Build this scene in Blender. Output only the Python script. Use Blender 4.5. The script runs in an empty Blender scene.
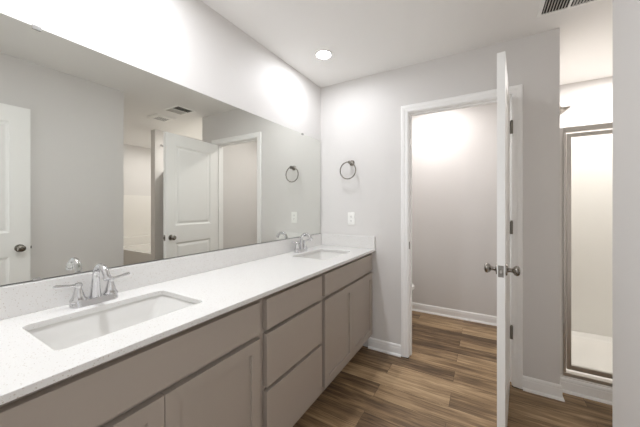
import bpy, bmesh, math
from mathutils import Vector, Matrix
PI = math.pi
C = bpy.context.scene.collection
sc = bpy.context.scene

# ------------------------------------------------------------------ camera
FPX, YAW, HY = 278.0, math.radians(30.493), 206.47
cam_d = bpy.data.cameras.new('camera')
cam_d.sensor_fit = 'HORIZONTAL'
cam_d.sensor_width = 36.0
cam_d.lens = FPX / 640.0 * 36.0
cam_d.shift_y = (HY - 213.5) / 640.0
cam_d.clip_start = 0.02
cam = bpy.data.objects.new('camera', cam_d)
cam.location = (1.3903, 0.0, 1.265)
cam.rotation_euler = (PI / 2, 0, YAW)
C.objects.link(cam)
sc.camera = cam

# ------------------------------------------------------------------ world, exposure
sc.view_settings.view_transform = 'Standard'
sc.view_settings.look = 'None'
sc.view_settings.gamma = 1.0
sc.view_settings.use_curve_mapping = False
sc.view_settings.exposure = 2.42
world = bpy.data.worlds.new('world')
sc.world = world
world.use_nodes = True
world.node_tree.nodes['Background'].inputs['Color'].default_value = (0.95, 0.97, 1.0, 1)
world.node_tree.nodes['Background'].inputs['Strength'].default_value = 0.25
sc.cycles.use_denoising = True
sc.cycles.max_bounces = 14
sc.cycles.diffuse_bounces = 8
sc.cycles.glossy_bounces = 6
sc.cycles.transparent_max_bounces = 12
sc.cycles.caustics_reflective = True
sc.cycles.sample_clamp_indirect = 12.0
sc.cycles.blur_glossy = 0.3

# lamp strengths (recessed lenses), W / m2 / sr
L_NEAR, L_FAR, L_SHOWER, L_TUB, L_TOILET = 90.0, 40.0, 112.0, 95.0, 80.0
WARM = (1.0, 0.96, 0.945)
NEUT = (0.975, 0.99, 1.03)


# ------------------------------------------------------------------ materials
def principled(name, col, rough=0.5, metal=0.0, spec=0.5, coat=0.0):
    m = bpy.data.materials.new(name)
    m.use_nodes = True
    b = m.node_tree.nodes['Principled BSDF']
    b.inputs['Base Color'].default_value = (*col, 1)
    b.inputs['Roughness'].default_value = rough
    b.inputs['Metallic'].default_value = metal
    b.inputs['Specular IOR Level'].default_value = spec
    b.inputs['Coat Weight'].default_value = coat
    return m


def s2l(r, g, b):
    f = lambda c: (c / 255 / 12.92) if c <= 10 else ((c / 255 + 0.055) / 1.055) ** 2.4
    return (f(r), f(g), f(b))


def add_bump(m, scale, strength, dist=0.002):
    nt = m.node_tree
    b = nt.nodes['Principled BSDF']
    tc = nt.nodes.new('ShaderNodeTexCoord')
    n = nt.nodes.new('ShaderNodeTexNoise')
    n.inputs['Scale'].default_value = scale
    n.inputs['Detail'].default_value = 4
    bp = nt.nodes.new('ShaderNodeBump')
    bp.inputs['Strength'].default_value = strength
    bp.inputs['Distance'].default_value = dist
    nt.links.new(tc.outputs['Object'], n.inputs['Vector'])
    nt.links.new(n.outputs['Fac'], bp.inputs['Height'])
    nt.links.new(bp.outputs['Normal'], b.inputs['Normal'])


M = {}
M['wall'] = principled('wall_paint', s2l(221, 219, 217), 0.55, spec=0.35)
add_bump(M['wall'], 260, 0.12, 0.001)
M['ceiling'] = principled('ceiling_paint', s2l(240, 239, 237), 0.8, spec=0.2)
add_bump(M['ceiling'], 220, 0.12, 0.001)
M['trim'] = principled('white_trim_paint', s2l(247, 247, 246), 0.35)
M['door'] = principled('white_door_paint', s2l(244, 244, 242), 0.36)
M['cabinet'] = principled('taupe_cabinet_paint', s2l(168, 158, 148), 0.40)
M['cabinet_in'] = principled('taupe_frame_paint', s2l(150, 141, 132), 0.5)
M['chrome'] = principled('chrome', (0.66, 0.66, 0.67), 0.05, 1.0)
M['nickel'] = principled('satin_nickel', (0.29, 0.268, 0.24), 0.26, 1.0)
M['frame_metal'] = principled('brushed_frame_metal', (0.60, 0.575, 0.54), 0.34, 1.0)
M['hinge'] = principled('hinge_metal', (0.25, 0.235, 0.21), 0.38, 1.0)
M['mirror'] = principled('silvered_glass', (0.80, 0.81, 0.775), 0.0, 1.0)
M['mirror_edge'] = principled('dark_mirror_edge', (0.07, 0.075, 0.07), 0.3)
M['porcelain'] = principled('white_porcelain', s2l(223, 222, 219), 0.24, coat=0.1)
M['acrylic'] = principled('white_acrylic', s2l(238, 236, 232), 0.22)
M['plastic'] = principled('white_plastic', s2l(243, 243, 240), 0.35)
M['dark'] = principled('dark_slot', (0.03, 0.03, 0.03), 0.6)
M['vent_dark'] = principled('dark_duct', (0.025, 0.025, 0.025), 0.9)
M['slat'] = principled('vent_slat', s2l(205, 203, 198), 0.5)
M['clear_plastic'] = principled('clip_plastic', (0.45, 0.45, 0.44), 0.15, 0.6)
M['gap_shade'] = principled('black_gap_shade', (0.02, 0.018, 0.016), 0.8)


def quartz():
    m = principled('white_speckled_quartz', s2l(242, 240, 236), 0.22)
    nt = m.node_tree
    b = nt.nodes['Principled BSDF']
    tc = nt.nodes.new('ShaderNodeTexCoord')
    last = None
    base = nt.nodes.new('ShaderNodeRGB')
    base.outputs[0].default_value = (*s2l(226, 225, 223), 1)
    last = base.outputs[0]
    for scale, thr, col, seed in ((150, 0.17, (200, 193, 185), 0.0), (230, 0.15, (211, 205, 199), 7.3), (95, 0.075, (156, 147, 137), 3.1)):
        mp = nt.nodes.new('ShaderNodeMapping')
        mp.inputs['Location'].default_value = (seed, seed * 1.7, seed * 0.6)
        v = nt.nodes.new('ShaderNodeTexVoronoi')
        v.inputs['Scale'].default_value = scale
        nt.links.new(tc.outputs['Object'], mp.inputs['Vector'])
        nt.links.new(mp.outputs['Vector'], v.inputs['Vector'])
        # only some of the cells carry a speck
        sep = nt.nodes.new('ShaderNodeSeparateColor')
        nt.links.new(v.outputs['Color'], sep.inputs['Color'])
        gt = nt.nodes.new('ShaderNodeMath'); gt.operation = 'GREATER_THAN'
        gt.inputs[1].default_value = 0.62
        nt.links.new(sep.outputs[0], gt.inputs[0])
        lt = nt.nodes.new('ShaderNodeMapRange')
        lt.inputs['From Min'].default_value = thr * 1.6
        lt.inputs['From Max'].default_value = thr
        nt.links.new(v.outputs['Distance'], lt.inputs['Value'])
        mul = nt.nodes.new('ShaderNodeMath'); mul.operation = 'MULTIPLY'
        nt.links.new(gt.outputs[0], mul.inputs[0]); nt.links.new(lt.outputs[0], mul.inputs[1])
        mx = nt.nodes.new('ShaderNodeMix'); mx.data_type = 'RGBA'
        nt.links.new(mul.outputs[0], mx.inputs[0])
        nt.links.new(last, mx.inputs[6])
        mx.inputs[7].default_value = (*s2l(*col), 1)
        last = mx.outputs[2]
    nt.links.new(last, b.inputs['Base Color'])
    return m


M['quartz'] = quartz()


def planks():
    """vinyl planks running along X, each plank its own tone, streaky grain"""
    m = principled('brown_plank_flooring', (0.2, 0.13, 0.07), 0.42, spec=0.4)
    nt = m.node_tree
    b = nt.nodes['Principled BSDF']
    tc = nt.nodes.new('ShaderNodeTexCoord')
    br = nt.nodes.new('ShaderNodeTexBrick')
    br.offset = 0.37; br.offset_frequency = 2; br.squash = 1.0
    br.inputs['Scale'].default_value = 1.0
    br.inputs['Brick Width'].default_value = 1.2
    br.inputs['Row Height'].default_value = 0.148
    br.inputs['Mortar Size'].default_value = 0.0010
    br.inputs['Mortar Smooth'].default_value = 0.3
    br.inputs['Color1'].default_value = (0, 0, 0, 1)
    br.inputs['Color2'].default_value = (1, 1, 1, 1)
    br.inputs['Mortar'].default_value = (0.5, 0.5, 0.5, 1)
    nt.links.new(tc.outputs['Object'], br.inputs['Vector'])
    # per-plank offset of the grain
    sep = nt.nodes.new('ShaderNodeSeparateXYZ')
    nt.links.new(tc.outputs['Object'], sep.inputs[0])
    off = nt.nodes.new('ShaderNodeMath'); off.operation = 'MULTIPLY'; off.inputs[1].default_value = 37.0
    nt.links.new(br.outputs['Color'], off.inputs[0])
    comb = nt.nodes.new('ShaderNodeCombineXYZ')
    nt.links.new(sep.outputs['X'], comb.inputs['X']); nt.links.new(sep.outputs['Y'], comb.inputs['Y'])
    nt.links.new(off.outputs[0], comb.inputs['Z'])
    def grain(sx, sy, scale, detail, rough, dist=0.0):
        mp = nt.nodes.new('ShaderNodeMapping')
        mp.inputs['Scale'].default_value = (sx, sy, 1)
        n = nt.nodes.new('ShaderNodeTexNoise')
        n.inputs['Scale'].default_value = scale
        n.inputs['Detail'].default_value = detail
        n.inputs['Roughness'].default_value = rough
        n.inputs['Distortion'].default_value = dist
        nt.links.new(comb.outputs[0], mp.inputs['Vector']); nt.links.new(mp.outputs[0], n.inputs['Vector'])
        return n.outputs['Fac']
    g1 = grain(0.75, 11, 2.4, 6, 0.68, 0.9)
    g2 = grain(2.2, 48, 2.4, 4, 0.7, 0.3)
    g3 = grain(1.0, 3.2, 2.4, 2, 0.5, 0.8)
    def add(a, wa, bb, wb):
        x = nt.nodes.new('ShaderNodeMath'); x.operation = 'MULTIPLY'; x.inputs[1].default_value = wa
        nt.links.new(a, x.inputs[0])
        y = nt.nodes.new('ShaderNodeMath'); y.operation = 'MULTIPLY_ADD'; y.inputs[1].default_value = wb
        nt.links.new(bb, y.inputs[0]); nt.links.new(x.outputs[0], y.inputs[2])
        return y.outputs[0]
    s = add(g1, 0.56, g2, 0.27)
    s = add(s, 1.0, g3, 0.25)
    s = add(s, 1.0, br.outputs['Color'], 0.15)
    cr = nt.nodes.new('ShaderNodeValToRGB')
    e = cr.color_ramp.elements
    e[0].position = 0.43; e[0].color = (*s2l(72, 55, 40), 1)
    e[1].position = 0.80; e[1].color = (*s2l(206, 179, 143), 1)
    for p, c in ((0.52, (104, 83, 61)), (0.61, (142, 117, 87)), (0.69, (174, 147, 113))):
        q = e.new(p); q.color = (*s2l(*c), 1)
    nt.links.new(s, cr.inputs['Fac'])
    mx = nt.nodes.new('ShaderNodeMix'); mx.data_type = 'RGBA'
    nt.links.new(br.outputs['Fac'], mx.inputs[0])
    nt.links.new(cr.outputs['Color'], mx.inputs[6])
    mx.inputs[7].default_value = (*s2l(60, 44, 30), 1)
    nt.links.new(mx.outputs[2], b.inputs['Base Color'])
    bp = nt.nodes.new('ShaderNodeBump')
    bp.inputs['Strength'].default_value = 0.15; bp.inputs['Distance'].default_value = 0.001
    nt.links.new(g2, bp.inputs['Height']); nt.links.new(bp.outputs[0], b.inputs['Normal'])
    return m


M['floor'] = planks()


def glass_mat():
    m = bpy.data.materials.new('clear_shower_glass')
    m.use_nodes = True
    nt = m.node_tree
    nt.nodes.clear()
    out = nt.nodes.new('ShaderNodeOutputMaterial')
    mix = nt.nodes.new('ShaderNodeMixShader')
    tr = nt.nodes.new('ShaderNodeBsdfTransparent'); tr.inputs[0].default_value = (0.96, 0.965, 0.955, 1)
    gl = nt.nodes.new('ShaderNodeBsdfGlossy'); gl.inputs['Roughness'].default_value = 0.02
    fr = nt.nodes.new('ShaderNodeFresnel'); fr.inputs[0].default_value = 1.45
    nt.links.new(fr.outputs[0], mix.inputs[0]); nt.links.new(tr.outputs[0], mix.inputs[1]); nt.links.new(gl.outputs[0], mix.inputs[2])
    nt.links.new(mix.outputs[0], out.inputs[0])
    return m


M['glass'] = glass_mat()


def emis(name, col, s):
    m = bpy.data.materials.new(name)
    m.use_nodes = True
    b = m.node_tree.nodes['Principled BSDF']
    b.inputs['Base Color'].default_value = (0.8, 0.8, 0.8, 1)
    b.inputs['Emission Color'].default_value = (*col, 1)
    b.inputs['Emission Strength'].default_value = s
    return m


# ------------------------------------------------------------------ mesh helpers
def box(bm, x0, x1, y0, y1, z0, z1, bev=0.0, seg=2):
    vs = [bm.verts.new(v) for v in ((x0, y0, z0), (x1, y0, z0), (x1, y1, z0), (x0, y1, z0), (x0, y0, z1), (x1, y0, z1), (x1, y1, z1), (x0, y1, z1))]
    fs = [bm.faces.new([vs[i] for i in q]) for q in ((0, 3, 2, 1), (4, 5, 6, 7), (0, 1, 5, 4), (1, 2, 6, 5), (2, 3, 7, 6), (3, 0, 4, 7))]
    if bev:
        es = list({e for f in fs for e in f.edges})
        bmesh.ops.bevel(bm, geom=es, offset=bev, segments=seg, affect='EDGES', profile=0.5)


def loft(bm, rings, cap0=True, cap1=True, closed=True):
    vv = [[bm.verts.new(p) for p in r] for r in rings]
    n = len(vv[0])
    for a, b in zip(vv, vv[1:]):
        for i in range(n if closed else n - 1):
            j = (i + 1) % n
            bm.faces.new((a[i], a[j], b[j], b[i]))
    if cap0: bm.faces.new(list(reversed(vv[0])))
    if cap1: bm.faces.new(vv[-1])
    return vv


def lathe(bm, prof, axis='z', loc=(0, 0, 0), n=28, cap0=True, cap1=True):
    """prof = [(radius, height)] turned about an axis through loc"""
    rings = []
    for r, h in prof:
        ring = []
        for i in range(n):
            a = 2 * PI * i / n
            c, s = r * math.cos(a), r * math.sin(a)
            p = {'z': (c, s, h), 'x': (h, c, s), 'y': (s, h, c)}[axis]
            ring.append((p[0] + loc[0], p[1] + loc[1], p[2] + loc[2]))
        rings.append(ring)
    loft(bm, rings, cap0, cap1)


def tube(bm, pts, rad, n=12, cap=True):
    """round tube along points; rad a number or one per point"""
    pts = [Vector(p) for p in pts]
    if not hasattr(rad, '__len__'): rad = [rad] * len(pts)
    t0 = (pts[1] - pts[0]).normalized()
    up = Vector((0, 0, 1)) if abs(t0.z) < 0.9 else Vector((0, 1, 0))
    nrm = (up - t0 * up.dot(t0)).normalized()
    rings = []
    for i, p in enumerate(pts):
        t = (pts[min(i + 1, len(pts) - 1)] - pts[max(i - 1, 0)]).normalized()
        nrm = (nrm - t * nrm.dot(t)).normalized()
        bn = t.cross(nrm)
        rings.append([p + (nrm * math.cos(2 * PI * k / n) + bn * math.sin(2 * PI * k / n)) * rad[i] for k in range(n)])
    loft(bm, rings, cap, cap)


def rrect(cx, cy, hx, hy, r, z, n=6):
    pts = []
    for sx, sy, a0 in ((1, 1, 0), (-1, 1, PI / 2), (-1, -1, PI), (1, -1, 1.5 * PI)):
        for k in range(n + 1):
            a = a0 + PI / 2 * k / n
            pts.append((cx + sx * (hx - r) + r * math.cos(a), cy + sy * (hy - r) + r * math.sin(a), z))
    return pts


def torus(bm, R, r, axis_pt, n=48, m=10):
    """ring in the XZ plane centred on axis_pt"""
    vv = []
    for i in range(n):
        a = 2 * PI * i / n
        vv.append([bm.verts.new((axis_pt[0] + (R + r * math.cos(b)) * math.cos(a), axis_pt[1] + r * math.sin(b), axis_pt[2] + (R + r * math.cos(b)) * math.sin(a))) for b in (2 * PI * k / m for k in range(m))])
    for i in range(n):
        for k in range(m):
            bm.faces.new((vv[i][k], vv[(i + 1) % n][k], vv[(i + 1) % n][(k + 1) % m], vv[i][(k + 1) % m]))


def obj(name, bm, mat, parent=None, smooth=False, label=None):
    bmesh.ops.recalc_face_normals(bm, faces=bm.faces)
    me = bpy.data.meshes.new(name)
    bm.to_mesh(me); bm.free()
    me.materials.append(mat)
    if smooth:
        for p in me.polygons: p.use_smooth = True
        me.set_sharp_from_angle(angle=math.radians(38))
    o = bpy.data.objects.new(name, me)
    C.objects.link(o)
    if parent: o.parent = parent
    if label: o['label'] = label
    return o


def thing(name, label, cat, loc=(0, 0, 0), rotz=0.0, group=None):
    o = bpy.data.objects.new(name, None)
    o.empty_display_size = 0.1
    C.objects.link(o)
    o.location = loc; o.rotation_euler = (0, 0, rotz)
    o['label'] = label; o['category'] = cat
    if group: o['group'] = group
    return o


def tag(o, label, cat, group=None):
    o['label'] = label; o['category'] = cat
    if group: o['group'] = group
    return o


def struct(name, bm, mat):
    o = obj(name, bm, mat); o['kind'] = 'structure'
    return o


def dup(root, loc, rotz=None, label=None):
    r = root.copy(); C.objects.link(r); r.location = loc
    if rotz is not None: r.rotation_euler = (0, 0, rotz)
    if label: r['label'] = label
    for ch in list(root.children):
        c = ch.copy(); C.objects.link(c); c.parent = r
        for g in list(ch.children):
            d = g.copy(); C.objects.link(d); d.parent = c
    return r


def BX(*a, **k):
    bm = bmesh.new(); box(bm, *a, **k); return bm


# ------------------------------------------------------------------ setting
YB, YB2, YT = 2.374, 2.488, 3.50       # partition faces; rear wall
XN, YN = 1.80, 1.432                   # near wall face and its end
XE = 1.821                             # free end of the partition
XS0, XS1, XD = 1.832, 2.94, 3.05       # shower sides, divider
XF = 4.45                              # far wall
H = 2.44
YF = -0.05                             # entry wall face
DL, DR, DT = 0.852, 1.561, 2.047       # toilet room doorway (jamb faces, head)
EL, ER = 0.918, 1.682                  # entry doorway
XT = 1.75                              # inner side of toilet room's right wall

struct('floor', BX(-0.12, XF + 0.12, -0.9, YT + 0.12, -0.05, 0.0), M['floor'])
struct('ceiling', BX(-0.12, XF + 0.12, YF - 0.12, YT + 0.12, H, H + 0.06), M['ceiling'])
struct('wall_left', BX(-0.11, 0, YF - 0.115, YT, 0, H), M['wall'])
# partition with the toilet room doorway
bm = bmesh.new()
box(bm, 0, DL - 0.018, YB, YB2, 0, H)
box(bm, DL - 0.018, DR + 0.018, YB, YB2, DT + 0.018, H)
box(bm, DR + 0.018, XE, YB, YB2, 0, H)
struct('wall_partition', bm, M['wall'])
struct('wall_right', BX(XN, XN + 0.11, YF, YN, 0, H), M['wall'])
struct('wall_hall', BX(XN + 0.11, XF, YN - 0.11, YN, 0, H), M['wall'])
bm = bmesh.new()
box(bm, 0, EL - 0.018, YF - 0.115, YF, 0, H)
box(bm, EL - 0.018, ER + 0.018, YF - 0.115, YF, DT + 0.018, H)
box(bm, ER + 0.018, XN + 0.11, YF - 0.115, YF, 0, H)
struct('wall_entry', bm, M['wall'])
struct('wall_rear', BX(-0.11, XF + 0.11, YT, YT + 0.11, 0, H), M['wall'])
struct('wall_far', BX(XF, XF + 0.11, YN - 0.11, YT, 0, H), M['wall'])
bm = bmesh.new()
box(bm, XT, XS0, YB2, YT, 0, H)
struct('wall_shower', bm, M['wall'])
struct('wall_divider', BX(XS1, XD, YB, YT, 0, H), M['wall'])


def baseboard(name, runs):
    """runs = [(p, q, inward normal)] on the floor; board with a rounded top and a shoe moulding"""
    prof = [(0, 0), (0.022, 0), (0.0215, 0.007), (0.018, 0.014), (0.012, 0.018), (0.0115, 0.068), (0.0095, 0.073), (0.0105, 0.080), (0.008, 0.088), (0.003, 0.094), (0, 0.095)]
    bm = bmesh.new()
    for p, q, nx, ny, m0, m1 in runs:
        d = Vector((q[0] - p[0], q[1] - p[1])).normalized()
        # m0 / m1: lengthen (+1), shorten (-1) or leave (0) with the profile depth, for mitres
        r0 = [(p[0] + nx * t - d.x * t * m0, p[1] + ny * t - d.y * t * m0, z) for t, z in prof]
        r1 = [(q[0] + nx * t + d.x * t * m1, q[1] + ny * t + d.y * t * m1, z) for t, z in prof]
        loft(bm, [r0, r1])
    return struct(name, bm, M['trim'])


CW = 0.062
baseboard('baseboard_partition', [((0.50, YB), (DL - CW, YB), 0, -1, 0, 0), ((DR + CW, YB), (XE, YB), 0, -1, 0, 1), ((XE, YB), (XE, YB2), 1, 0, 1, -1)])
baseboard('baseboard_shower', [((XE, YB2), (XS1, YB2), 0, -1, -1, 0)])
baseboard('baseboard_rear', [((0, YT), (XT, YT), 0, -1, 0, 0)])
baseboard('baseboard_right', [((XN, YN), (XN, YF), -1, 0, 1, -1)])
baseboard('baseboard_hall', [((XN, YN), (XF, YN), 0, 1, 1, 0)])
baseboard('baseboard_toilet_left', [((0, YB2), (0, YT), 1, 0, 0, -1)])
baseboard('baseboard_toilet_right', [((XT, YB2), (XT, YT), -1, 0, 0, -1)])
baseboard('baseboard_toilet_front', [((0.02, YB2), (DL - CW, YB2), 0, 1, 0, 0)])


def casing(name, xl, xr, zt, y, s):
    """moulded casing around a doorway on the wall face y, facing s"""
    prof = [(0.005, 0), (0.005, 0.009), (0.009, 0.0115), (0.030, 0.0125), (0.034, 0.0155), (0.050, 0.0175), (0.058, 0.0165), (0.062, 0.012), (0.062, 0)]
    bm = bmesh.new()
    st = []
    st.append([(xl - a, y + s * t, 0.006) for a, t in prof])
    st.append([(xl - a, y + s * t, zt + a) for a, t in prof])
    st.append([(xr + a, y + s * t, zt + a) for a, t in prof])
    st.append([(xr + a, y + s * t, 0.006) for a, t in prof])
    loft(bm, st)
    return struct(name, bm, M['trim'])


def jamb(name, xl, xr, zt, y0, y1, stop_y):
    bm = bmesh.new()
    box(bm, xl - 0.018, xl, y0, y1, 0.006, zt)
    box(bm, xr, xr + 0.018, y0, y1, 0.006, zt)
    box(bm, xl - 0.018, xr + 0.018, y0, y1, zt, zt + 0.018)
    box(bm, xl, xl + 0.011, stop_y, stop_y + 0.034, 0.006, zt - 0.011, bev=0.002)
    box(bm, xr - 0.011, xr, stop_y, stop_y + 0.034, 0.006, zt - 0.011, bev=0.002)
    box(bm, xl, xr, stop_y, stop_y + 0.034, zt - 0.011, zt, bev=0.002)
    return struct(name, bm, M['trim'])


casing('trim_1', DL, DR, DT, YB, -1)
casing('trim_2', DL, DR, DT, YB2, 1)
j1 = jamb('trim_3', DL, DR, DT, YB, YB2, YB + 0.038)
casing('trim_4', EL, ER, DT, YF, 1)
jamb('trim_5', EL, ER, DT, YF - 0.115, YF, YF - 0.038 - 0.034)
# black strips painting the shade in the gap between casing legs and planks
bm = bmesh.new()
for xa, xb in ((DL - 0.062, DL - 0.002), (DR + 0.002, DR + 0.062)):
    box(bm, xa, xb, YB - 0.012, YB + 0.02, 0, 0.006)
struct('casing_gap_shade', bm, M['gap_shade'])
# strike plate on the left jamb
sp = BX(DL - 0.001, DL + 0.0015, YB + 0.004, YB + 0.034, 0.908, 0.968, bev=0.0006)
o = obj('strike_plate', sp, M['hinge'], j1)


# ------------------------------------------------------------------ doors
def grid_face(bm, W0, W1, Z0, Z1, y, sgn, panels, prof):
    """one face of a slab in the XZ plane with moulded panels; depth goes along sgn*-1 in y"""
    xs = sorted({W0, W1, *[p[0] for p in panels], *[p[1] for p in panels]})
    zs = sorted({Z0, Z1, *[p[2] for p in panels], *[p[3] for p in panels]})
    inside = lambda x, z: any(p[0] < x < p[1] and p[2] < z < p[3] for p in panels)
    vd = {}
    def V(x, z):
        if (x, z) not in vd: vd[(x, z)] = bm.verts.new((x, y, z))
        return vd[(x, z)]
    for xa, xb in zip(xs, xs[1:]):
        for za, zb in zip(zs, zs[1:]):
            if not inside((xa + xb) / 2, (za + zb) / 2):
                bm.faces.new((V(xa, za), V(xb, za), V(xb, zb), V(xa, zb)))
    for x0, x1, z0, z1 in panels:
        rings = [[(x0 + i, y - sgn * d, z0 + i), (x1 - i, y - sgn * d, z0 + i), (x1 - i, y - sgn * d, z1 - i), (x0 + i, y - sgn * d, z1 - i)] for i, d in prof]
        loft(bm, rings, cap0=False, cap1=True)


DPROF = [(0, 0), (0.004, 0.004), (0.016, 0.009), (0.022, 0.009), (0.040, 0.003), (0.046, 0.002)]


def door_leaf(name, w, h, parent):
    """leaf along -X from the hinge, room face at y=0, other face at y=0.035"""
    bm = bmesh.new()
    t = 0.035
    x0, x1 = -w, -0.003
    panels = [(x0 + 0.115, x1 - 0.115, 1.05, h - 0.125), (x0 + 0.115, x1 - 0.115, 0.235, 0.865)]
    grid_face(bm, x0, x1, 0, h, 0.0, -1, panels, DPROF)
    grid_face(bm, x0, x1, 0, h, t, 1, panels, DPROF)
    for xa in (x0, x1):
        bm.faces.new([bm.verts.new(p) for p in ((xa, 0, 0), (xa, t, 0), (xa, t, h), (xa, 0, h))])
    for z in (0, h):
        bm.faces.new([bm.verts.new(p) for p in ((x0, 0, z), (x1, 0, z), (x1, t, z), (x0, t, z))])
    return obj('leaf', bm, M['door'], parent)


def knob_set(w, zk, parent):
    xk = -w + 0.060
    for s, y0 in ((-1, 0.0), (1, 0.035)):
        bm = bmesh.new()
        pr = [(0.0, 0.0), (0.032, 0.0), (0.032, 0.004), (0.029, 0.008), (0.018, 0.0105), (0.0125, 0.013), (0.0110, 0.020), (0.0115, 0.030), (0.016, 0.036), (0.0235, 0.042), (0.0275, 0.050), (0.0275, 0.056), (0.024, 0.063), (0.016, 0.067), (0.006, 0.0685), (0.0005, 0.0687)]
        lathe(bm, [(max(r * 0.93, 0.0005), y0 + s * hh * 0.89) for r, hh in pr], 'y', (xk, 0, zk), 32)
        obj('door_knob', bm, M['nickel'], parent, smooth=True)
    bm = BX(-w - 0.0015, -w + 0.001, 0.006, 0.030, zk - 0.029, zk + 0.029, bev=0.0006)
    lp = obj('latch_plate', bm, M['hinge'], parent)
    bm = BX(-w - 0.010, -w, 0.011, 0.024, zk - 0.012, zk + 0.010, bev=0.002)
    obj('latch_bolt', bm, M['nickel'], lp)


def hinge(z, parent, n):
    bm = bmesh.new()
    lathe(bm, [(0.0074, z - 0.044), (0.0074, z + 0.044)], 'z', (0.0, 0, 0), 14)
    lathe(bm, [(0.0045, z + 0.044), (0.0075, z + 0.046), (0.005, z + 0.051)], 'z', (0.0, 0, 0), 14)
    for k in (-2, -1, 0, 1, 2):
        lathe(bm, [(0.0080, z + k * 0.0176 - 0.0075), (0.0080, z + k * 0.0176 + 0.0075)], 'z', (0.0, 0, 0), 14)
    box(bm, -0.0034, -0.0014, 0.0, 0.040, z - 0.044, z + 0.044)
    obj('hinge', bm, M['hinge'], parent, smooth=True)


def make_door(name, label, w, h, loc, rot, zk):
    t = thing(name, label, 'door', loc, rot)
    t['kind'] = 'structure'
    door_leaf('leaf', w, h, t)
    knob_set(w, zk - loc[2], t)
    for ch in t.children: ch.location.y = 0.010
    for z in (1.820, 1.115, 0.380): hinge(z - loc[2], t, 0)
    return t


make_door('door_1', 'white panelled door standing open in the doorway of the toilet room, seen edge on', 0.709, 2.026, (1.5592, YB - 0.010, 0.012), math.radians(84.6), 0.939)
make_door('door_2', 'white panelled entry door folded back against the plain wall, seen in the mirror', 0.761, 2.030, (ER + 0.055, YF + 0.03, 0.012), math.radians(-90.0), 0.940)

# ------------------------------------------------------------------ vanity cabinets
XC, XFR = 0.519, 0.545                # cabinet face frame, front of doors
ZT, ZK = 0.870, 0.112                 # box top, underside above the toe kick
GAPS = 0.002


def cabinet(name, label, y0, y1, group):
    t = thing(name, label, 'cabinet', (0, y0, 0), 0, group)
    w = y1 - y0
    bm = bmesh.new()
    box(bm, 0.004, XC - 0.019, 0.001, w - 0.001, ZK, ZK + 0.016)          # bottom
    box(bm, 0.004, 0.012, 0.001, w - 0.001, ZK, ZT - 0.001)               # back
    for a in (0.001, w - 0.017):
        box(bm, 0.004, XC - 0.019, a, a + 0.016, ZK, ZT - 0.001)
    obj('carcass', bm, M['cabinet_in'], t)
    bm = bmesh.new()
    box(bm, 0.43, 0.445, 0.001, w - 0.001, 0.0, ZK)
    obj('toe_kick', bm, M['cabinet'], t)
    return t, w


def face_frame(t, w, rails, st=0.036):
    bm = bmesh.new()
    box(bm, XC - 0.019, XC, 0.001, st, ZK, ZT - 0.001)
    box(bm, XC - 0.019, XC, w - st, w - 0.001, ZK, ZT - 0.001)
    for a, b in rails: box(bm, XC - 0.019, XC, st, w - st, a, b)
    obj('face_frame', bm, M['cabinet'], t)


def slab_front(name, t, y0, y1, z0, z1):
    bm = BX(XC + 0.001, XFR, y0, y1, z0, z1, bev=0.0015)
    return obj(name, bm, M['cabinet'], t)


def shaker_door(t, y0, y1, z0, z1):
    bm = bmesh.new()
    s = 0.050
    # face built in XZ then turned to face +X
    grid_face(bm, y0, y1, z0, z1, 0.0, 1, [(y0 + s, y1 - s, z0 + s, z1 - s)], [(0, 0), (0.0015, 0.0095)])
    d = XFR - XC - 0.001
    for a, b in (((y0, z0), (y1, z0)), ((y1, z0), (y1, z1)), ((y1, z1), (y0, z1)), ((y0, z1), (y0, z0))):
        bm.faces.new([bm.verts.new(p) for p in ((a[0], 0, a[1]), (b[0], 0, b[1]), (b[0], -d, b[1]), (a[0], -d, a[1]))])
    bm.faces.new([bm.verts.new(p) for p in ((y0, -d, z0), (y1, -d, z0), (y1, -d, z1), (y0, -d, z1))])
    for v in bm.verts: v.co = Vector((XFR + v.co.y, v.co.x, v.co.z))
    return obj('cabinet_door', bm, M['cabinet'], t)


Z_FF0, Z_FF1 = 0.706, 0.845
Z_D0, Z_D1 = 0.140, 0.684
def sink_cabinet(label, y0, y1, a, m, b):
    t, w = cabinet('sink_cabinet', label, y0, y1, 'bathroom vanity cabinets')
    face_frame(t, w, ((ZK, 0.150), (0.680, 0.715), (0.838, ZT - 0.001)))
    slab_front('false_front', t, a - y0, b - y0, Z_FF0, Z_FF1)
    shaker_door(t, a - y0, m - 0.0012 - y0, Z_D0, Z_D1)
    shaker_door(t, m + 0.0012 - y0, b - y0, Z_D0, Z_D1)
    return t


sink_cabinet('taupe sink cabinet nearest the camera with two recessed doors under the near sink', 0.05, 0.94, 0.073, 0.495, 0.920)
t, w = cabinet('drawer_cabinet', 'taupe three drawer cabinet with flat fronts between the two sink cabinets', 0.94, 1.481, 'bathroom vanity cabinets')
face_frame(t, w, ((ZK, 0.150), (0.425, 0.45), (0.685, 0.71), (0.838, ZT - 0.001)))
for z0, z1 in ((0.140, 0.423), (0.443, 0.686), (0.706, 0.845)):
    slab_front('drawer_front', t, 0.963 - 0.94, 1.462 - 0.94, z0, z1)
t = sink_cabinet('taupe sink cabinet at the far end beside the towel ring wall', 1.481, YB - 0.002, 1.500, 1.920, 2.346)
t2 = thing('filler_strip', 'narrow taupe filler closing the vanity run at the entry wall', 'panel', (0, YF, 0))
obj('panel', BX(0.30, XC, 0.002, 0.098, ZK, ZT - 0.001), M['cabinet'], t2)

# ------------------------------------------------------------------ countertop with two sink cut-outs
ZC = 0.890
XCF = 0.565
S_X, S_HX, S_HY, S_R = 0.290, 0.148, 0.221, 0.022
SINKS = (0.495, 1.915)


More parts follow.
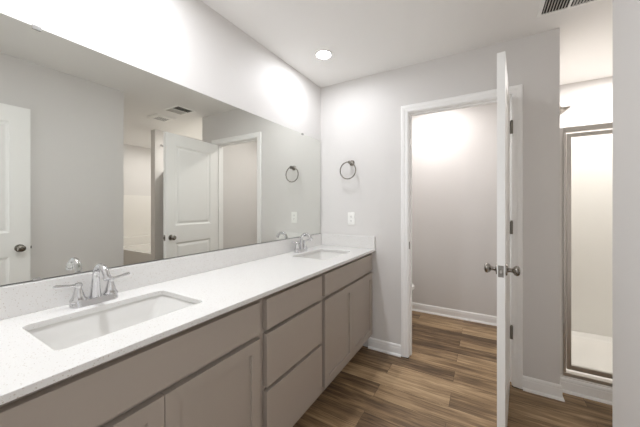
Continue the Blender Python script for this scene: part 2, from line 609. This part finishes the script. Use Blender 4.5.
def slab_with_holes(name, outer, holes, z0, z1, mat, parent):
    bm = bmesh.new()
    es = []
    for loop in [outer] + holes:
        vs = [bm.verts.new((p[0], p[1], z1)) for p in loop]
        for i in range(len(vs)): es.append(bm.edges.new((vs[i], vs[(i + 1) % len(vs)])))
    bmesh.ops.triangle_fill(bm, use_beauty=True, use_dissolve=False, edges=es)
    bmesh.ops.recalc_face_normals(bm, faces=bm.faces)
    r = bmesh.ops.extrude_face_region(bm, geom=list(bm.faces))
    for v in r['geom']:
        if isinstance(v, bmesh.types.BMVert): v.co.z = z0
    o = obj(name, bm, mat, parent)
    md = o.modifiers.new('eased', 'BEVEL')
    md.width = 0.0022; md.segments = 2; md.limit_method = 'ANGLE'; md.angle_limit = math.radians(50)
    return o


ct = thing('countertop', 'white speckled quartz countertop running the full length of the vanity', 'countertop', (0, 0, ZC))
holes = [[(p[0], p[1]) for p in rrect(S_X, y, S_HX, S_HY, S_R, 0)] for y in SINKS]
slab_with_holes('slab', [(0.001, YF + 0.001), (XCF, YF + 0.001), (XCF, YB - 0.001), (0.001, YB - 0.001)], holes, -0.020, 0.0, M['quartz'], ct)
obj('backsplash', BX(0.001, 0.020, YF + 0.001, YB - 0.001, 0.0002, 0.107, bev=0.0015), M['quartz'], ct)
obj('side_splash', BX(0.0205, XCF - 0.003, YB - 0.020, YB - 0.001, 0.0002, 0.107, bev=0.0015), M['quartz'], ct)


# ------------------------------------------------------------------ sinks
def make_sink(label, y):
    t = thing('undermount_sink', label, 'sink', (S_X, y, ZC - 0.0203), 0, 'undermount sinks')
    bm = bmesh.new()
    o1, r = 0.006, S_R
    prof = [  # (hx, hy, z, radius) inner shell going down, offset so the bottom sits toward the middle
        (S_HX + 0.020, S_HY + 0.020, 0.0, r + 0.02), (S_HX + o1, S_HY + o1, 0.0, r), (S_HX + 0.004, S_HY + 0.004, -0.004, r),
        (S_HX - 0.010, S_HY - 0.026, -0.050, r + 0.004), (S_HX - 0.020, S_HY - 0.050, -0.094, r + 0.010), (S_HX - 0.030, S_HY - 0.066, -0.110, r + 0.016),
        (S_HX - 0.060, S_HY - 0.100, -0.118, r + 0.014), (0.030, 0.030, -0.137, 0.028)]
    rings = [rrect(0, 0, a, b, min(rr, a - 0.001), z) for a, b, z, rr in prof]
    loft(bm, rings, cap0=False, cap1=True)
    # outer shell
    out = [(S_HX + 0.020, S_HY + 0.020, 0.0, r + 0.02), (S_HX + 0.020, S_HY + 0.020, -0.010, r + 0.02), (S_HX + 0.010, S_HY + 0.010, -0.014, r + 0.012), (S_HX + 0.002, S_HY, -0.065, r + 0.01), (S_HX - 0.02, S_HY - 0.03, -0.136, r + 0.02), (0.05, 0.05, -0.147, 0.045)]
    loft(bm, [rrect(0, 0, a, b, rr, z) for a, b, z, rr in out], cap0=False, cap1=True)
    bmesh.ops.remove_doubles(bm, verts=bm.verts, dist=1e-5)
    obj('basin', bm, M['porcelain'], t, smooth=True)
    bm = bmesh.new()
    lathe(bm, [(0.0005, -0.1335), (0.022, -0.1338), (0.027, -0.1350), (0.029, -0.1368)], 'z', (0, 0, 0), 28)
    d = obj('drain', bm, M['chrome'], t, smooth=True)
    bm = bmesh.new()
    lathe(bm, [(0.016, -0.1335), (0.0165, -0.130), (0.014, -0.1285), (0.0005, -0.128)], 'z', (0, 0, 0), 24)
    obj('stopper', bm, M['chrome'], d, smooth=True)
    return t


make_sink('rectangular white undermount sink nearest the camera, cut into the counter', SINKS[0])
make_sink('rectangular white undermount sink at the far end of the counter', SINKS[1])


# ------------------------------------------------------------------ faucets
def make_faucet():
    t = thing('faucet', 'chrome two handle faucet behind the near sink', 'faucet', (0.079, SINKS[0] - 0.004, ZC), 0, 'chrome faucets')
    # stepped base plate
    bm = bmesh.new()
    def oval(hx, hy, z, n=12):
        return rrect(0, 0, hx, hy, hx * 0.96, z, n)
    loft(bm, [oval(0.0285, 0.0775, 0.0005), oval(0.0285, 0.0775, 0.009), oval(0.0262, 0.0765, 0.012), oval(0.0262, 0.0765, 0.019), oval(0.0245, 0.0765, 0.023), oval(0.020, 0.071, 0.0245)])
    obj('base_plate', bm, M['chrome'], t, smooth=True)
    # spout: straight riser sweeping over towards the bowl
    bm = bmesh.new()
    pts, rad = [], []
    for z, r in ((0.019, 0.0205), (0.030, 0.0188), (0.055, 0.0158), (0.080, 0.0138), (0.100, 0.0126)):
        pts.append((0.002 + (z - 0.019) * 0.05, 0, z)); rad.append(r)
    cx, cz, R = 0.052, 0.102, 0.046
    for k in range(1, 13):
        a = PI - (PI * 0.86) * k / 12
        pts.append((cx + R * math.cos(a), 0, cz + R * 0.98 * math.sin(a))); rad.append(0.0125 - 0.0010 * k / 12)
    e = Vector(pts[-1]); dr = (e - Vector(pts[-2])).normalized()
    pts.append(e + dr * 0.014); rad.append(0.0115)
    tube(bm, pts, rad, 20)
    sp = obj('spout', bm, M['chrome'], t, smooth=True)
    bm = bmesh.new()
    tube(bm, [e + dr * 0.010, e + dr * 0.019, e + dr * 0.022], [0.0132, 0.0132, 0.0115], 20)
    obj('aerator', bm, M['chrome'], sp, smooth=True)
    bm = bmesh.new()
    tube(bm, [(-0.020, 0, 0.018), (-0.020, 0, 0.060), (-0.020, 0, 0.064)], [0.0025, 0.0025, 0.0025], 10)
    lathe(bm, [(0.003, 0.062), (0.006, 0.066), (0.006, 0.071), (0.003, 0.075)], 'z', (-0.020, 0, 0), 14)
    obj('lift_rod', bm, M['chrome'], t, smooth=True)
    for s in (-1, 1):
        bm = bmesh.new()
        lathe(bm, [(0.0262, 0.020), (0.0262, 0.026), (0.0235, 0.030), (0.019, 0.037), (0.0155, 0.050), (0.0125, 0.062), (0.0105, 0.071), (0.0112, 0.074), (0.0125, 0.077), (0.0125, 0.083), (0.0095, 0.088), (0.0005, 0.090)], 'z', (0, s * 0.052, 0), 28)
        h = obj('handle', bm, M['chrome'], t, smooth=True)
        bm = bmesh.new()
        P = [(0.0, s * 0.060, 0.080), (0.0, s * 0.074, 0.0815), (0.0, s * 0.095, 0.0845), (0.0, s * 0.113, 0.087), (0.0, s * 0.121, 0.0875), (0.0, s * 0.124, 0.0873)]
        tube(bm, P, [0.0058, 0.0052, 0.0055, 0.0065, 0.0058, 0.003], 14)
        obj('lever', bm, M['chrome'], h, smooth=True)
    return t


f1 = make_faucet()
dup(f1, (0.079, SINKS[1] - 0.002, ZC), label='chrome two handle faucet behind the far sink, close to the corner')

# ------------------------------------------------------------------ mirror
mz0, mz1, my1 = 0.9995, 1.9095, 2.364
mi = thing('wall_mirror', 'large frameless mirror covering the wall above the counter', 'mirror', (0, 0, mz0))
bm = bmesh.new()
box(bm, 0.001, 0.0050, YF + 0.004, my1, 0, mz1 - mz0)
obj('backing', bm, M['mirror_edge'], mi)
bm = bmesh.new()
box(bm, 0.0051, 0.0062, YF + 0.005, my1 - 0.0016, 0.0028, mz1 - mz0 - 0.0004)
obj('glass', bm, M['mirror'], mi)
for y in (0.344, 2.046):
    for z, s in ((mz1 - mz0, 1), (0.0, -1)):
        bm = bmesh.new()
        if s > 0:
            box(bm, 0.0063, 0.0105, y - 0.012, y + 0.012, z - 0.011, z + 0.002, bev=0.0018)
            box(bm, 0.001, 0.0105, y - 0.012, y + 0.012, z + 0.0005, z + 0.004, bev=0.001)
        else:
            box(bm, 0.0063, 0.0105, y - 0.010, y + 0.010, z + 0.0002, z + 0.008, bev=0.0018)
        obj('mirror_clip', bm, M['clear_plastic'], mi)

# ------------------------------------------------------------------ towel ring
tr = thing('towel_ring', 'round metal towel ring on the end wall above the outlet', 'towel ring', (0.337, YB, 1.668))
bm = bmesh.new()
lathe(bm, [(0.026, -0.0005), (0.026, -0.005), (0.023, -0.009), (0.014, -0.012), (0.010, -0.018), (0.0095, -0.040)], 'y', (0, 0, 0), 28)
obj('mount', bm, M['nickel'], tr, smooth=True)
bm = bmesh.new()
lathe(bm, [(0.0005, -0.038), (0.013, -0.039), (0.0155, -0.045), (0.0155, -0.058), (0.012, -0.064), (0.0005, -0.066)], 'y', (0, 0, 0), 24)
obj('post', bm, M['nickel'], tr, smooth=True)
bm = bmesh.new()
torus(bm, 0.077, 0.0054, (-0.016, -0.057, -0.074))
rg = obj('ring', bm, M['nickel'], tr, smooth=True)

# ------------------------------------------------------------------ outlet
ou = thing('wall_outlet', 'white duplex outlet on the end wall above the side splash', 'outlet', (0.331, YB, 1.152))
obj('cover_plate', BX(-0.035, 0.035, -0.0065, -0.0003, -0.0575, 0.0575, bev=0.003), M['plastic'], ou)
for s in (-1, 1):
    bm = bmesh.new()
    rings = [[(x, -0.0062 - d, z + s * 0.0195) for x, z, _ in rrect(0, 0, 0.0165 - i, 0.0140 - i, 0.007, 0)] for i, d in ((0, 0), (0, 0.0015), (0.001, 0.0022))]
    loft(bm, rings)
    rc = obj('receptacle', bm, M['plastic'], ou)
    bm = bmesh.new()
    for x in (-0.006, 0.006): box(bm, x - 0.0011, x + 0.0011, -0.0089, -0.0083, s * 0.0195 - 0.001, s * 0.0195 + 0.007)
    lathe(bm, [(0.0025, -0.0089), (0.0025, -0.0083)], 'y', (0, 0, s * 0.0195 - 0.007), 12)
    obj('slots', bm, M['dark'], rc)
bm = bmesh.new()
lathe(bm, [(0.003, -0.0062), (0.003, -0.0074), (0.0005, -0.0078)], 'y', (0, 0, 0), 14)
obj('screw', bm, M['plastic'], ou)


# ------------------------------------------------------------------ recessed lights
def downlight(label, x, y, strength, col, r=0.052):
    t = thing('recessed_light', label, 'ceiling light', (x, y, H), 0, 'recessed ceiling lights')
    bm = bmesh.new()
    lathe(bm, [(r + 0.020, -0.0002), (r + 0.020, -0.003), (r + 0.016, -0.0055), (r + 0.004, -0.005), (r, -0.003), (r, -0.0002)], 'z', (0, 0, 0), 40, cap0=False, cap1=False)
    obj('trim_ring', bm, M['plastic'], t, smooth=True)
    bm = bmesh.new()
    lathe(bm, [(r, -0.0022), (r * 0.6, -0.0034), (0.0005, -0.004)], 'z', (0, 0, 0), 32, cap0=False)
    obj('lens', bm, emis('lit_lens', col, strength), t, smooth=True, label='glowing lens')
    return t


downlight('lit round recessed light in the ceiling above the far sink', 0.323, 1.868, L_FAR, NEUT)
downlight('lit round recessed light in the ceiling above the near sink', 0.323, 0.495, L_NEAR, NEUT)
downlight('lit round recessed light in the ceiling over the shower', 2.35, 3.0, L_SHOWER, WARM)
downlight('lit round recessed light in the ceiling over the bathtub', 3.60, 3.0, L_TUB, WARM)
downlight('lit round recessed light in the ceiling of the toilet room', 0.90, 3.08, L_TOILET, WARM)

# ------------------------------------------------------------------ ceiling vent and fan
vx0, vx1, vy0, vy1 = 1.672, 1.968, 1.935, 2.172
vt = thing('ceiling_vent', 'white louvred air vent in the ceiling before the shower opening', 'vent', ((vx0 + vx1) / 2, (vy0 + vy1) / 2, H))
hx, hy = (vx1 - vx0) / 2, (vy1 - vy0) / 2
bm = bmesh.new()
prof = [(hx, hy, -0.0003), (hx, hy, -0.002), (hx - 0.004, hy - 0.004, -0.006), (hx - 0.020, hy - 0.020, -0.0075), (hx - 0.022, hy - 0.022, -0.0003)]
loft(bm, [[(-a, -b, z), (a, -b, z), (a, b, z), (-a, b, z)] for a, b, z in prof], False, False)
obj('frame', bm, M['plastic'], vt)
obj('divider', BX(-0.006, 0.006, -hy + 0.021, hy - 0.021, -0.0075, -0.0005), M['plastic'], vt)
obj('duct_back', BX(-hx + 0.021, hx - 0.021, -hy + 0.021, hy - 0.021, -0.0012, -0.0004), M['vent_dark'], vt, label='dark duct behind the slats')
for s in (-1, 1):
    bm = bmesh.new()
    n = 8
    for k in range(n):
        xc = s * (0.0125 + (hx - 0.022 - 0.012) * (k + 0.45) / n)
        p = [(xc - s * 0.0035, -0.0016), (xc - s * 0.0028, -0.0016), (xc + s * 0.0030, -0.0072), (xc + s * 0.0022, -0.0072)]
        loft(bm, [[(x, y, z) for x, z in p] for y in (-hy + 0.021, hy - 0.021)])
    obj('louvres', bm, M['slat'], vt)
fx, fy = 2.285, 2.10
fn = thing('exhaust_fan', 'square white exhaust fan cover in the ceiling beside the air vent, seen in the mirror', 'fan', (fx, fy, H))
bm = bmesh.new()
prof = [(0.118, -0.0003), (0.118, -0.010), (0.110, -0.018), (0.085, -0.022), (0.082, -0.020), (0.079, -0.022)]
loft(bm, [[(-a, -a, z), (a, -a, z), (a, a, z), (-a, a, z)] for a, z in prof], False, True)
obj('cover', bm, M['plastic'], fn)
bm = bmesh.new()
for k in range(9):
    y = -0.064 + 0.016 * k
    box(bm, -0.070, 0.070, y - 0.003, y + 0.003, -0.0226, -0.0219)
obj('grille_slots', bm, M['dark'], fn)

# ------------------------------------------------------------------ shower
YS = 2.49
pan = thing('shower_pan', 'white shower pan with a low curb behind the glass door', 'shower pan', (XS0, YS, 0))
W = XS1 - XS0
bm = bmesh.new()
box(bm, 0.001, W - 0.001, 0.0005, 0.085, 0.001, 0.100, bev=0.006)
obj('curb', bm, M['acrylic'], pan)
bm = bmesh.new()
y1 = YT - YS - 0.001
rings = [rrect(W / 2, (0.085 + y1) / 2, W / 2 - 0.001 - i, (y1 - 0.085) / 2 - i, 0.03, z) for i, z in ((0, 0.001), (0, 0.085), (0.018, 0.080), (0.034, 0.060), (0.060, 0.050), (0.25, 0.045))]
loft(bm, rings)
obj('basin', bm, M['acrylic'], pan, smooth=True)
bm = bmesh.new()
lathe(bm, [(0.045, 0.0455), (0.045, 0.0475), (0.03, 0.048), (0.0005, 0.048)], 'z', (W / 2, 0.55, 0), 24)
obj('drain', bm, M['chrome'], pan, smooth=True)
bm = bmesh.new()
ss = 0.006
box(bm, XS0 + 0.0005, XS0 + ss, YS + 0.10, YT - 0.001, 0.086, 2.0)
box(bm, XS1 - ss, XS1 - 0.0005, YS + 0.10, YT - 0.001, 0.086, 2.0)
box(bm, XS0 + ss, XS1 - ss, YT - ss, YT - 0.001, 0.086, 2.0)
tag(obj('shower_surround', bm, M['acrylic']), 'smooth white surround lining the shower walls behind the glass', 'shower wall')

en = thing('shower_enclosure', 'framed glass shower enclosure with brushed metal rails at the end of the passage', 'shower door', (XS0, YS + 0.012, 0.100))
ZH = 1.708                              # frame height above the curb
D = 0.034
obj('wall_filler', BX(0.001, 0.0295, 0.004, D, 0.0005, ZH, bev=0.002), M['acrylic'], en, label='white filler strip')
obj('sill', BX(0.030, W - 0.002, 0, D + 0.006, 0.0005, 0.023, bev=0.002), M['frame_metal'], en)
obj('header', BX(0.030, W - 0.002, -0.002, D + 0.002, ZH - 0.034, ZH, bev=0.002), M['frame_metal'], en)
for a, b in ((0.030, 0.046), (W - 0.022, W - 0.002)):
    obj('side_jamb', BX(a, b, 0, D, 0.026, ZH - 0.034, bev=0.002), M['frame_metal'], en)
dx0, dx1 = 0.050, 0.69
dz0, dz1 = 0.049, ZH - 0.044
gd = bmesh.new()
fw = 0.024
box(gd, dx0, dx0 + fw, 0.004, 0.026, dz0, dz1, bev=0.002)
box(gd, dx1 - fw, dx1, 0.004, 0.026, dz0, dz1, bev=0.002)
box(gd, dx0 + fw, dx1 - fw, 0.004, 0.026, dz0, dz0 + 0.030, bev=0.002)
box(gd, dx0 + fw, dx1 - fw, 0.004, 0.026, dz1 - fw, dz1, bev=0.002)
gdo = obj('glass_door_frame', gd, M['frame_metal'], en)
obj('door_glass', BX(dx0 + fw - 0.004, dx1 - fw + 0.004, 0.013, 0.018, dz0 + 0.026, dz1 - fw + 0.004), M['glass'], gdo)
bm = bmesh.new()
tube(bm, [(dx1 - 0.012, 0.004, 0.90), (dx1 - 0.012, -0.036, 0.90), (dx1 - 0.012, -0.044, 0.91), (dx1 - 0.012, -0.044, 1.09), (dx1 - 0.012, -0.036, 1.10), (dx1 - 0.012, 0.004, 1.10)], 0.007, 12)
obj('handle', bm, M['frame_metal'], gdo, smooth=True)
obj('mullion', BX(dx1 + 0.010, dx1 + 0.034, 0, D, 0.026, ZH - 0.034, bev=0.002), M['frame_metal'], en)
obj('fixed_glass', BX(dx1 + 0.034, W - 0.022, 0.014, 0.019, 0.026, ZH - 0.034), M['glass'], en)

sh = thing('showerhead', 'small chrome showerhead on a bent arm, peeking past the partition edge', 'shower fitting', (XS0 + ss, 3.0, 2.112))
bm = bmesh.new()
lathe(bm, [(0.028, 0.0), (0.027, 0.004), (0.014, 0.010)], 'x', (0.0003, 0, 0), 24)
obj('wall_flange', bm, M['chrome'], sh, smooth=True)
bm = bmesh.new()
tube(bm, [(0.004, 0, 0), (0.04, 0, 0.004), (0.060, 0, 0.004), (0.078, 0, -0.006), (0.090, 0, -0.022)], 0.0085, 12)
obj('arm', bm, M['chrome'], sh, smooth=True)
bm = bmesh.new()
a = Vector((0.088, 0, -0.019)); d = Vector((0.62, 0, -0.78)).normalized()
tube(bm, [a, a + d * 0.012, a + d * 0.022, a + d * 0.050, a + d * 0.060, a + d * 0.062], [0.012, 0.014, 0.016, 0.050, 0.055, 0.050], 24)
obj('spray_head', bm, M['nickel'], sh, smooth=True)
hk = thing('bright_spot_hook', 'small chrome hook added for an unidentified bright spot in the mirror, high beside the shower frame', 'hook', (XS1, 2.474, 2.215))  # made-up hook, added only to give the bright spot above the shower frame
bm = bmesh.new()
lathe(bm, [(0.022, -0.0003), (0.021, -0.005), (0.010, -0.009), (0.008, -0.028)], 'x', (0, 0, 0), 20)
obj('mount', bm, M['chrome'], hk, smooth=True)
bm = bmesh.new()
tube(bm, [(-0.026, 0, 0.0), (-0.036, 0, -0.022), (-0.046, 0, -0.028), (-0.054, 0, -0.016), (-0.056, 0, 0.0)], 0.006, 10)
obj('prong', bm, M['chrome'], hk, smooth=True)

# ------------------------------------------------------------------ bathtub alcove
ZR = 0.53
tb = thing('bathtub', 'white alcove bathtub with a panelled apron, seen in the mirror', 'bathtub', (XD, 2.385, 0))
TW, TD = XF - XD, YT - 2.385
bm = bmesh.new()
cx, cy = TW / 2, TD / 2
def rr(i, z, r): return rrect(cx, cy, TW / 2 - 0.001 - i, TD / 2 - 0.001 - i, r, z, 8)
rings = [rr(0, ZR - 0.035, 0.01), rr(0, ZR - 0.004, 0.01), rr(0.004, ZR, 0.012), rr(0.075, ZR, 0.14), rr(0.088, ZR - 0.012, 0.16), rr(0.12, 0.25, 0.20), rr(0.16, 0.16, 0.22), rr(0.23, 0.13, 0.20)]
loft(bm, rings, cap0=False, cap1=True)
obj('tub_shell', bm, M['acrylic'], tb, smooth=True)
bm = bmesh.new()
box(bm, 0.001, TW - 0.001, 0.006, 0.03, 0.001, ZR - 0.036)
obj('apron', bm, M['acrylic'], tb)
bm = bmesh.new()
lathe(bm, [(0.03, 0.1302), (0.03, 0.133), (0.0005, 0.134)], 'z', (0.45, cy, 0), 20)
obj('drain', bm, M['chrome'], tb, smooth=True)
bm = bmesh.new()
ZS = 1.48
box(bm, XD + 0.001, XD + 0.008, 2.392, YT - 0.009, ZR + 0.001, ZS)
box(bm, XF - 0.008, XF - 0.001, 2.392, YT - 0.009, ZR + 0.001, ZS)
box(bm, XD + 0.001, XF - 0.001, YT - 0.009, YT - 0.001, ZR + 0.001, ZS)
box(bm, XF - 0.060, XF - 0.008, 2.392, YT - 0.009, ZR + 0.001, 0.690, bev=0.006)
tag(obj('tub_surround', bm, M['acrylic']), 'white wall surround with a low ledge above the bathtub, seen in the mirror', 'tub surround')

# ------------------------------------------------------------------ toilet (its front shows past the door jamb)
tl = thing('toilet', 'white toilet in the small room, its front just showing past the left jamb', 'toilet', (0.014, 3.04, 0))
def egg(cx, hx_f, hx_b, hy, z, n=36):
    r = []
    for i in range(n):
        a = 2 * PI * i / n
        c, s = math.cos(a), math.sin(a)
        r.append((cx + (hx_f if c > 0 else hx_b) * c, hy * s, z))
    return r
bm = bmesh.new()
cxb = 0.46
loft(bm, [egg(0.40, 0.20, 0.24, 0.105, 0.001), egg(0.40, 0.20, 0.24, 0.105, 0.03), egg(0.40, 0.185, 0.23, 0.092, 0.06), egg(0.41, 0.18, 0.22, 0.092, 0.16), egg(0.43, 0.22, 0.22, 0.125, 0.26),
          egg(cxb, 0.262, 0.24, 0.165, 0.335), egg(cxb, 0.275, 0.24, 0.178, 0.375), egg(cxb, 0.272, 0.24, 0.176, 0.388), egg(cxb, 0.21, 0.18, 0.125, 0.388), egg(cxb, 0.18, 0.15, 0.10, 0.30), egg(cxb, 0.08, 0.08, 0.06, 0.21)])
box(bm, 0.03, 0.26, -0.10, 0.10, 0.30, 0.386, bev=0.02)
obj('bowl', bm, M['porcelain'], tl, smooth=True)
bm = bmesh.new()
o_ = [egg(cxb, 0.280, 0.23, 0.182, 0.3895), egg(cxb, 0.282, 0.23, 0.184, 0.400), egg(cxb, 0.276, 0.225, 0.178, 0.408), egg(cxb, 0.205, 0.17, 0.115, 0.408), egg(cxb, 0.20, 0.165, 0.11, 0.3895)]
vv = loft(bm, o_, False, False)
obj('seat', bm, M['plastic'], tl, smooth=True)
bm = bmesh.new()
loft(bm, [egg(cxb, 0.280, 0.235, 0.182, 0.410), egg(cxb, 0.283, 0.235, 0.185, 0.418), egg(cxb, 0.276, 0.23, 0.178, 0.427), egg(cxb, 0.20, 0.17, 0.12, 0.432)])
obj('lid', bm, M['plastic'], tl, smooth=True)
bm = bmesh.new()
loft(bm, [[(x, y, z) for x, y, _ in rrect(0.105, 0, a, b, 0.03, 0)] for a, b, z in ((0.085, 0.19, 0.388), (0.092, 0.205, 0.42), (0.096, 0.22, 0.70), (0.096, 0.222, 0.735))])
obj('tank', bm, M['porcelain'], tl, smooth=True)
bm = bmesh.new()
loft(bm, [[(x, y, z) for x, y, _ in rrect(0.106, 0, a, b, 0.03, 0)] for a, b, z in ((0.102, 0.229, 0.736), (0.103, 0.230, 0.760), (0.098, 0.225, 0.770))])
obj('tank_lid', bm, M['porcelain'], tl, smooth=True)
bm = bmesh.new()
tube(bm, [(0.20, -0.15, 0.68), (0.216, -0.15, 0.68), (0.222, -0.14, 0.68), (0.222, -0.07, 0.672)], [0.012, 0.009, 0.007, 0.006], 12)
obj('flush_lever', bm, M['chrome'], tl, smooth=True)
